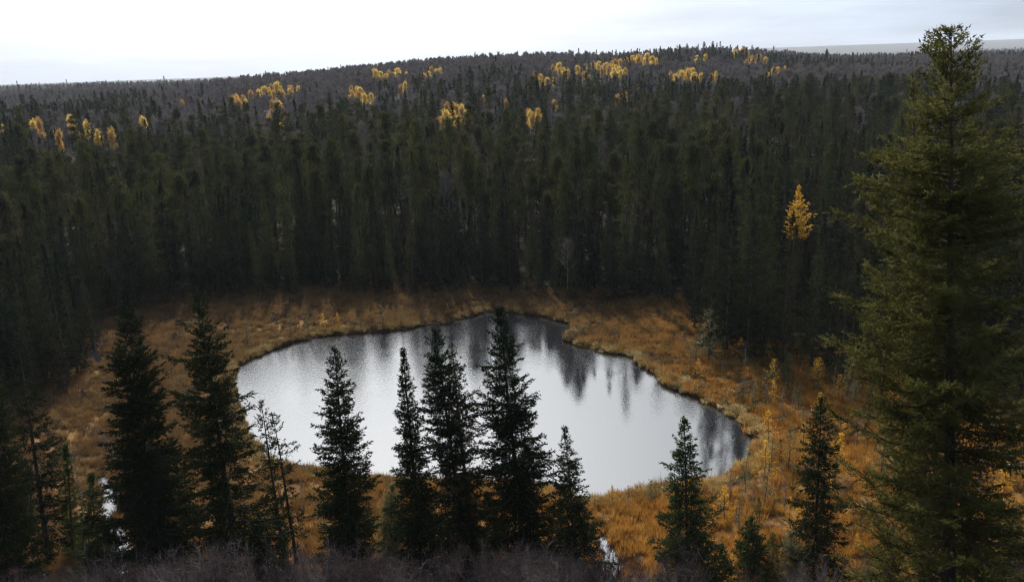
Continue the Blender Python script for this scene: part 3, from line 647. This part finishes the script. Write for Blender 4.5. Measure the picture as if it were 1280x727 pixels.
BT = [  # base px, height px, kind
    (886, 453, 68, 'p'), (890, 448, 50, 'p'), (943, 450, 58, 'g'), (958, 452, 30, 'l'), (912, 432, 14, 'l'), (902, 446, 40, 'g'), (870, 442, 26, 'd'), (984, 476, 36, 'p'), (1000, 462, 34, 'g'),
    (1057, 503, 58, 'p'), (1044, 486, 44, 'g'), (940, 508, 30, 'p'), (976, 532, 52, 'd'), (906, 506, 30, 'd'), (1004, 548, 42, 'p'), (990, 512, 36, 'd'), (960, 560, 50, 'l'), (955, 600, 52, 'l'),
    (930, 602, 40, 'p'), (985, 590, 60, 'p'), (1008, 620, 64, 'd'), (955, 634, 56, 'p'), (912, 630, 48, 'd'), (1040, 600, 62, 'l'), (966, 500, 26, 'l'), (1026, 530, 40, 'l'), (1070, 560, 50, 'd'),
    (1240, 560, 56, 'd'), (1262, 600, 70, 'p'), (1225, 620, 60, 'd'), (1250, 650, 60, 'l'), (905, 655, 50, 'l'), (980, 640, 44, 'd'), (843, 408, 20, 'd'), (828, 402, 16, 'p'), (800, 398, 14, 'g'),
    (310, 428, 26, 'p'), (346, 424, 22, 'd'), (364, 420, 28, 'p'), (386, 414, 22, 'p'), (405, 413, 22, 'l'), (423, 412, 22, 'l'), (451, 411, 20, 'p'), (479, 409, 30, 'p'), (502, 407, 26, 'p'), (530, 402, 18, 'd'),
    (288, 420, 22, 'd'), (560, 392, 14, 'l'), (655, 372, 20, 'p'), (722, 376, 22, 'g'), (120, 436, 16, 'd'), (250, 440, 16, 'd'), (232, 430, 20, 'p'), (785, 640, 36, 'd'), (812, 628, 30, 'p'), (1100, 600, 66, 'p'),
    (1120, 650, 60, 'd'), (380, 640, 44, 'd'), (402, 660, 40, 'p'), (765, 632, 30, 'l'), (730, 655, 40, 'd'), (1275, 540, 46, 'p'), (1245, 520, 40, 'g'), (1085, 520, 44, 'g'), (1018, 585, 40, 'l')]
words = {'p': 'lichen pale stunted spruce', 'g': 'young green spruce', 'l': 'slight golden larch', 'd': 'thin leafless grey snag'}
PL = {'p': 'lichen pale stunted spruces', 'g': 'small green spruces', 'l': 'small golden larches', 'd': 'thin leafless grey snags'}
sets = {'p': (BP, 'bog_spruce', 'spruce'), 'g': (BG, 'bog_spruce', 'spruce'), 'l': (BL, 'larch_sapling', 'larch'), 'd': (BD, 'dead_sapling', 'dead tree')}
def bplace(x, y):
    if y < 440 and x < 600: return 'on the far left shore'
    if y < 440: return 'in the shrubs on the far right shore'
    if x < 500: return 'in the orange bog in front of the left shore'
    if x < 830: return 'in the bog between the front spruces'
    if y < 520: return 'by the forest edge right of the pond'
    if x < 940: return 'at the near right shore'
    if x < 1060 and y < 600: return 'in the orange bog right of the pond tip'
    if x < 1060: return 'low around the thin leaning spruce'
    return 'in the bog behind the giant spruce' if y < 600 else 'in the bog at the giant spruce\'s foot'
def bogtree(qx, qy, hp, k, i):
    x, y = flat(qx, qy, .25); d = math.hypot(math.hypot(x, y), EYE); hm = hp / 1000 * d / .92
    ms, nm, cat = sets[k]; m = ms[i % len(ms)]; h0 = {'p': 3.4 + .4 * (i % 3), 'g': 4 + .4 * (i % 2), 'l': 3 + .5 * (i % 3), 'd': 3.2}[k]
    l = ('tall ' if hm > 3.2 else 'low ' if hm < 1.9 else '') + words[k] + ' ' + bplace(qx, qy)
    plant(nm, m, (x, y, tz(x, y) - .05), i * 2.1, hm / h0, l, cat, l if False else PL[k] + ' ' + bplace(qx, qy), (RNG.normal() * .04, RNG.normal() * .04))
for i, (qx, qy, hp, k) in enumerate(BT): bogtree(qx, qy, hp * (.9 if k != 'g' else 1), k, i)
rg = np.random.default_rng(33)
for i in range(230):
    qx, qy = rg.uniform(840, 1290), rg.uniform(425, 715)
    x, y = flat(qx, qy)
    if sdist(POND, x, y) < 2 or sdist(BOG, x, y) > -1 or (qx > 1060 and i % 2): continue
    bogtree(qx, qy, rg.uniform(13, 38), rg.choice(list('plgdlpdg')), 7 * i)

def tuft(seed, n, h, spread, w, lean=.5):
    rng = np.random.default_rng(seed); g = G(); a = rng.random(n) * 6.28; r = spread * rng.random(n) ** .6
    P = np.column_stack([np.cos(a) * r, np.sin(a) * r, np.full(n, -.04)])
    D = unit(np.column_stack([np.cos(a) * lean * rng.random(n), np.sin(a) * lean * rng.random(n), np.ones(n)]) + rng.normal(0, .18, (n, 3)))
    g.tris(P, D, h * (.5 + .7 * rng.random(n)), np.full(n, w), rng); return g.data()
def shrub(seed, n, r, h, ls):
    rng = np.random.default_rng(seed); g = G(); v = unit(rng.normal(size=(n, 3))) * (rng.random((n, 1)) ** .45); v[:, 2] = np.abs(v[:, 2])
    g.leaves(v * [r, r, h], ls * (.6 + .8 * rng.random(n)), rng, 0)
    g.tris(np.zeros((12, 3)), unit(np.abs(rng.normal(size=(12, 3))) * np.where(rng.random((12, 3)) < .5, [-1, -1, 1], 1)), np.full(12, h * 1.3), np.full(12, .03), rng)
    return g.data()
TU = [tuft(700 + i, 70, .62, .36, .045) for i in range(4)]
SH = [shrub(720 + i, 150, .55, .65, .06) for i in range(3)] + [tuft(730, 60, .95, .3, .035, .25)]
TS = [tuft(740 + i, 110, .5, .34, .05, 1.0) for i in range(3)]
rg = np.random.default_rng(44)
def bogpts(n, near_shore=False):
    x = rg.uniform(-70, 85, n); y = rg.uniform(43, 135, n); a_ = sdist(POND, x, y) + (fbm(x * .5, y * .5, 3, 3) - .5) * 1.6; b_ = sdist(BOG, x, y)
    k = (b_ < 5) & ((a_ > .25) if not near_shore else ((a_ > .1) & (a_ < 1.1 + 1.3 * vnoise(x * .3, y * .3, 8))))
    qx, qy, _ = proj(np.column_stack([x, y, 0 * x])); k &= (qx > -60) & (qx < 1340) & (qy < 790)
    x, y = x[k], y[k]; z = terrain(x, y); k = z > .03
    return np.column_stack([x, y, z])[k]
Pq = bogpts(120000); Pq = Pq[rg.random(len(Pq)) < np.clip(fbm(Pq[:, 0] * .35, Pq[:, 1] * .35, 12) * 3 - .9, .12, 1)]
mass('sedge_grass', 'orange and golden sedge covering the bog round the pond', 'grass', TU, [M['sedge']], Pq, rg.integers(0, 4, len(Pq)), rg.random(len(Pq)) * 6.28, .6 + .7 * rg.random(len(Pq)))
Ps = bogpts(34000); dn = fbm(Ps[:, 0] * .10, Ps[:, 1] * .10, 15); eb = -sdist(BOG, Ps[:, 0], Ps[:, 1]); Ps = Ps[rg.random(len(Ps)) < np.clip((dn - .42) * 5, .07, .9) + .5 * (eb < 9)]
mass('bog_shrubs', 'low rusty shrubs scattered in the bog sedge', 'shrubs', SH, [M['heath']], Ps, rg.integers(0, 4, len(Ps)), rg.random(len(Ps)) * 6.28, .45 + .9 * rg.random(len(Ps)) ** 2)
Pt = bogpts(90000, True)
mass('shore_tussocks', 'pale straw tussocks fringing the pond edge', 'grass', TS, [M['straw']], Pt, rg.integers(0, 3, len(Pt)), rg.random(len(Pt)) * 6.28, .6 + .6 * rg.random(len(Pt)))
# brush on the bluff
def bush(seed, H=2.8):
    rng = np.random.default_rng(seed); g = G(); n = 16; a = rng.random(n) * 6.28; sp = .5 + .6 * rng.random(n)
    A = np.zeros((n, 3)) + rng.normal(0, .15, (n, 3)) * [1, 1, 0]; B = A + np.column_stack([np.cos(a) * sp, np.sin(a) * sp, H * (.65 + .35 * rng.random(n))])
    g.rods(A, B, np.full(n, .016), np.full(n, .006), 3)
    m = 620; j = rng.integers(0, n, m); f = .3 + .7 * rng.random(m); P = A[j] + (B - A)[j] * f[:, None]; D = unit(rng.normal(0, .5, (m, 3)) + [0, 0, .75])
    g.tris(P, D, .3 + .5 * rng.random(m), np.full(m, .016), rng)
    q = 26; j = rng.integers(0, m, q); g.leaves(P[j] + D[j] * .3, np.full(q, .028), rng, 1)
    return g.data()
BU = [bush(800 + i) for i in range(4)]
n = 9000; x = rg.uniform(-62, 60, n); y = rg.uniform(24, 50, n); z = terrain(x, y)
k = (z > .5) & (z < 19) & (rg.random(n) < np.where(x < 5, .17, .03) * np.clip((vnoise(x * .33, y * .33, 18) - .3) * 3.2, .08, 1.3))
Pb = np.column_stack([x, y, z - .1])[k]
mass('bare_brush', 'purple grey leafless brush along the bottom of the bluff', 'brush', BU, [M['brush'], M['leaf']], Pb, rg.integers(0, 4, len(Pb)), rg.random(len(Pb)) * 6.28, .55 + .5 * rg.random(len(Pb)))

# ------------------------------------------------------------------ the spruces in front, one by one
def front(top, base, wpx, label, mat='needle', seed=1, yd=None, cat='spruce', name='spruce_tree', **kw):
    """stands where the view through base meets the ground; as tall as the view through top says"""
    x, y = onground(*base)
    if yd or base[1] > 727: v = ray(*base); y = yd or 44.5; x = v[0] / v[1] * y
    z = tz(x, y)
    v = ray(*top); t = math.hypot(x, y) / math.hypot(v[0], v[1]); tx, ty, tzz = v[0] * t, v[1] * t, EYE + v[2] * t
    H = tzz - z; d = math.hypot(math.hypot(x, y), EYE - z - H * .4); Rr = wpx * .92 / 1000 * d / 2
    T, C = spruce(H, Rr, seed, lean=(tx - x, ty - y), **kw)
    e = bpy.data.objects.new(name, None); COL.objects.link(e); e.location = (x, y, z - .15); tag(e, label, cat)
    obj('trunk', T.mesh('trunk', [M['bark']]), e); obj('crown', C.mesh('crown', [M[mat], M['bark']]), e)
    return e, H, d
D0 = dict(dz=.36, nb=8, twd=20, step=.055, nl=.15, nw=.07, irr=.17, gap=.04)
front((154, 362), (205, 742), 128, 'tall broad black spruce second from the left in front of the bog', seed=21, p=.72, **{**D0, 'nb': 8, 'twd': 22})
front((246, 360), (303, 742), 112, 'tall ragged dark spruce left of the pond, its boughs sticking out unevenly', seed=22, p=.55, **{**D0, 'irr': .30, 'nb': 7, 'gap': .12})
front((21, 413), (62, 705), 72, 'thin crowned spruce at the left edge with its trunk showing through', seed=23, p=.55, **{**D0, 'nb': 5, 'gap': .36})
front((-12, 440), (10, 760), 80, 'dark spruce cut off by the left edge of the view', seed=24, p=.65, **D0)
front((323, 498), (357, 700), 28, 'scraggly narrow spruce, left of the twin tops at the left shore', seed=25, p=.35, **{**D0, 'nb': 5, 'gap': .42, 'irr': .4})
front((340, 513), (372, 705), 34, 'scraggly spruce, right of the twin tops at the left shore', seed=26, p=.35, **{**D0, 'nb': 5, 'gap': .42, 'irr': .45})
front((418, 430), (441, 735), 84, 'full spruce standing alone against the left half of the pond', seed=27, p=.50, **{**D0, 'gap': .06})
front((501, 431), (533, 735), 76, 'slim dense spire shaped black spruce before the middle of the pond', seed=28, p=.78, **{**D0, 'nb': 9, 'twd': 24, 'irr': .16, 'dz': .32})
front((545, 407), (588, 735), 86, 'green spruce with airy boughs between the slim spire and the tallest one', seed=29, p=.42, **{**D0, 'gap': .10, 'irr': .24})
front((563, 428), (597, 730), 52, 'brownish dying spruce overlapping the airy one in front of the pond', 'needle_brown', seed=30, p=.40, **{**D0, 'nb': 5, 'irr': .32})
front((620, 380), (661, 742), 96, 'tallest of the spruces standing before the middle of the pond', seed=31, p=.50, **{**D0, 'irr': .24, 'gap': .06})
front((706, 531), (724, 745), 92, 'short pointed spruce at the near shore right of the tallest one', seed=32, p=.8, **{**D0, 'dz': .36})
front((855, 518), (860, 760), 92, 'lone pointed green spruce in front of the right end of the pond', 'needle_green', seed=33, p=.72, **{**D0, 'irr': .22, 'gap': .05})
front((488, 600), (487, 712), 52, 'small yellow lichen covered spruce left of the slim spire', 'needle_pale', seed=34, p=.6, **{**D0, 'dz': .25, 'droop': .8, 'tipup': .1})
front((607, 612), (620, 715), 36, 'small dark spruce squeezed between the two tallest pond spruces', seed=35, p=.7, **{**D0, 'dz': .25})
front((1026, 493), (1015, 770), 64, 'thin leaning olive spruce left of the giant one', 'needle', seed=36, p=.5, **{**D0, 'nb': 7, 'gap': .08, 'irr': .3})
front((941, 643), (943, 722), 58, 'small bushy spruce low in the orange bog beside the right pond end', 'needle_green', seed=37, p=.7, **{**D0, 'dz': .28})
front((80, 553), (92, 700), 30, 'young narrow spruce by the stream at the left', 'needle_green', seed=38, p=.8, **{**D0, 'dz': .28})
front((112, 590), (128, 745), 70, 'young green spruce low at the left beside the stream', 'needle_green', seed=39, p=.8, **{**D0, 'dz': .3})
front((322, 645), (330, 760), 70, 'young green spruce at the foot of the ragged tall one', 'needle_green', seed=40, p=.8, **{**D0, 'dz': .3})
front((275, 655), (282, 760), 56, 'young dark spruce on the brush line below the ragged tall one', seed=41, p=.8, **{**D0, 'dz': .3})
front((352, 668), (356, 765), 44, 'youngest green spruce beside the twin scraggly tops', 'needle_green', seed=42, p=.8, **{**D0, 'dz': .3})
front((905, 682), (903, 765), 56, 'young green spruce on the lower slope right of the lone pointed one', 'needle_green', seed=43, p=.8, **{**D0, 'dz': .3})
front((965, 665), (962, 770), 40, 'narrow young spruce left of the thin leaning one', 'needle_olive', seed=44, p=.8, **{**D0, 'dz': .3})
front((990, 662), (992, 775), 46, 'pale lichen hung young spruce under the thin leaning one', 'needle_pale', seed=45, p=.6, **{**D0, 'dz': .28, 'droop': .7})
front((1215, 690), (1212, 790), 60, 'young blue green spruce below the giant one at the right', 'needle_green', seed=46, yd=34, p=.8, **{**D0, 'dz': .3})
front((1112, 660), (1106, 800), 80, 'young olive spruce half hidden by the giant one', 'needle_olive', seed=47, yd=31, p=.8, **{**D0, 'dz': .3})
front((1268, 640), (1262, 800), 76, 'bushy olive spruce at the lower right edge', 'needle_olive', seed=48, yd=30, p=.7, **{**D0, 'dz': .3})
# the giant at the right: an irregular open crown on the slope of the bluff
def gside(t, a):
    c = math.cos(a); m = 1.0 if c < 0 else 1 - .32 * c
    if .74 < t < .82 and c > .5: m *= 1.7
    return float(m)
def gprof(t): return float(np.interp(t, [0, .25, .47, .60, .69, .77, .84, .90, .955, 1], [1.0, .98, .92, .86, .78, .58, .42, .37, .27, .03]))
ge, gH, gd = front((1191, 26), (1177, 830), 206, 'giant olive green spruce rising above the skyline at the right', 'needle_olive', seed=61, yd=24, prof=gprof, side=gside,
      dz=.46, nb=13, twd=20, step=.036, nl=.10, nw=.044, irr=.24, gap=.20, tvert=.4, k=10, droop=.12, tipup=.40, trunk_r=.24, wob=.05)
front((1142, 84), (1150, 812), 66, 'slender second spruce top against the left side of the giant', 'needle_olive', seed=62, yd=27, p=.42, dz=.34, nb=7, twd=20, step=.035, nl=.09, nw=.036, irr=.4, gap=.12)

def deadtree(top, base, label, seed, n=20, r=.06, L=.8):
    x, y = onground(*base); z = tz(x, y); v = ray(*top); t = math.hypot(x, y) / math.hypot(v[0], v[1]); H = EYE + v[2] * t - z
    T, C = snag(H, seed, n, r, L); V = Vector((v[0] * t - x, v[1] * t - y, H))
    e = bpy.data.objects.new('dead_tree', None); COL.objects.link(e); e.location = (x, y, z - .1); e.rotation_mode = 'QUATERNION'
    e.rotation_quaternion = Vector((0, 0, 1)).rotation_difference(V.normalized()); tag(e, label, 'dead tree')
    obj('trunk', T.mesh('snag_trunk', [M['deadwood']]), e); obj('branches', C.mesh('snag_branches', [M['deadwood']]), e)
deadtree((113, 520), (150, 590), 'grey snag leaning left behind the broad black spruce', 71, 18)
deadtree((124, 528), (152, 592), 'shorter grey snag leaning beside the other behind the broad black spruce', 72, 14)
deadtree((92, 548), (108, 680), 'bare upright grey snag by the stream at the left', 73, 24)
deadtree((495, 590), (498, 712), 'broken dark bare trunk beside the yellow lichen covered spruce', 74, 8, .07, .3)
deadtree((1222, 560), (1216, 720), 'bare grey snag right of the giant spruce', 75, 26)

def log(px_, py_, L_, az, label):
    x, y = flat(px_, py_, .3); g = G(); P = np.array([[0, 0, .12], [L_ * .3, .05, .2], [L_ * .65, -.04, .16], [L_, .06, .1]]); g.tube(P, [.13, .11, .08, .03], 7)
    rng = np.random.default_rng(int(px_)); n = 7; A = np.column_stack([L_ * (.3 + .65 * rng.random(n)), np.zeros(n), np.full(n, .2)]); g.rods(A, A + unit(rng.normal(size=(n, 3)) + [0, 0, .9]) * .6, np.full(n, .02), np.full(n, .006), 3)
    o = obj('fallen_log', g.mesh('fallen_log', [M['deadwood']])); o.location = (x, y, tz(x, y) + .12); o.rotation_euler = (0, 0, az); tag(o, label, 'log')
log(205, 408, 7, .1, 'long grey log lying in the brown sedge on the far left shore')
log(878, 432, 5, 2.4, 'grey log lying at the forest edge right of the pond')
log(920, 486, 4, .6, 'grey log in the sedge behind the pale tussocks right of the pond')
log(1245, 590, 5, .3, 'grey log in the bog at the far right edge')
# look-alikes of one patch are told apart by their order from left to right
same = {}
for o in bpy.data.objects:
    if o.get('group'): same.setdefault(o['label'], []).append(o)
ORD = ['', 'second', 'third', 'fourth', 'fifth', 'sixth', 'seventh', 'eighth', 'ninth', 'tenth', 'eleventh', 'twelfth']
for l, os_ in same.items():
    n = len(os_)
    if n < 2 or n > 23: continue
    xs = proj(np.array([tuple(o.location) for o in os_]))[0]
    for q, i in enumerate(np.argsort(xs)):
        w = 'leftmost' if q == 0 else 'rightmost' if q == n - 1 else 'middle' if n == 3 else ORD[q] + ' from left' if q < n / 2 else ORD[n - 1 - q] + ' from right'
        os_[i]['label'] = l + ', ' + w

# ------------------------------------------------------------------ haze
import bmesh
bm = bmesh.new(); bmesh.ops.create_cube(bm, size=1)
me = bpy.data.meshes.new('haze'); bm.to_mesh(me); bm.free()
hz = obj('haze', me); lo, hi = np.array([-9500, -900, -62.]), np.array([9500, 12500, 170.])
hz.location = (lo + hi) / 2; hz.scale = hi - lo; tag(hz, kind='stuff')
m = bpy.data.materials.new('haze'); m.use_nodes = True; m.node_tree.nodes.clear()
pv = m.node_tree.nodes.new('ShaderNodeVolumePrincipled'); pv.inputs['Color'].default_value = (.86, .92, 1.0, 1)
pv.inputs['Density'].default_value = .00007; pv.inputs['Anisotropy'].default_value = .0
mo = m.node_tree.nodes.new('ShaderNodeOutputMaterial'); m.node_tree.links.new(pv.outputs[0], mo.inputs['Volume'])
me.materials.append(m)
print('TREES', len(P3), single.sum(), 'giant', gH, gd, 'tris', sum(len(q.polygons) for q in bpy.data.meshes))
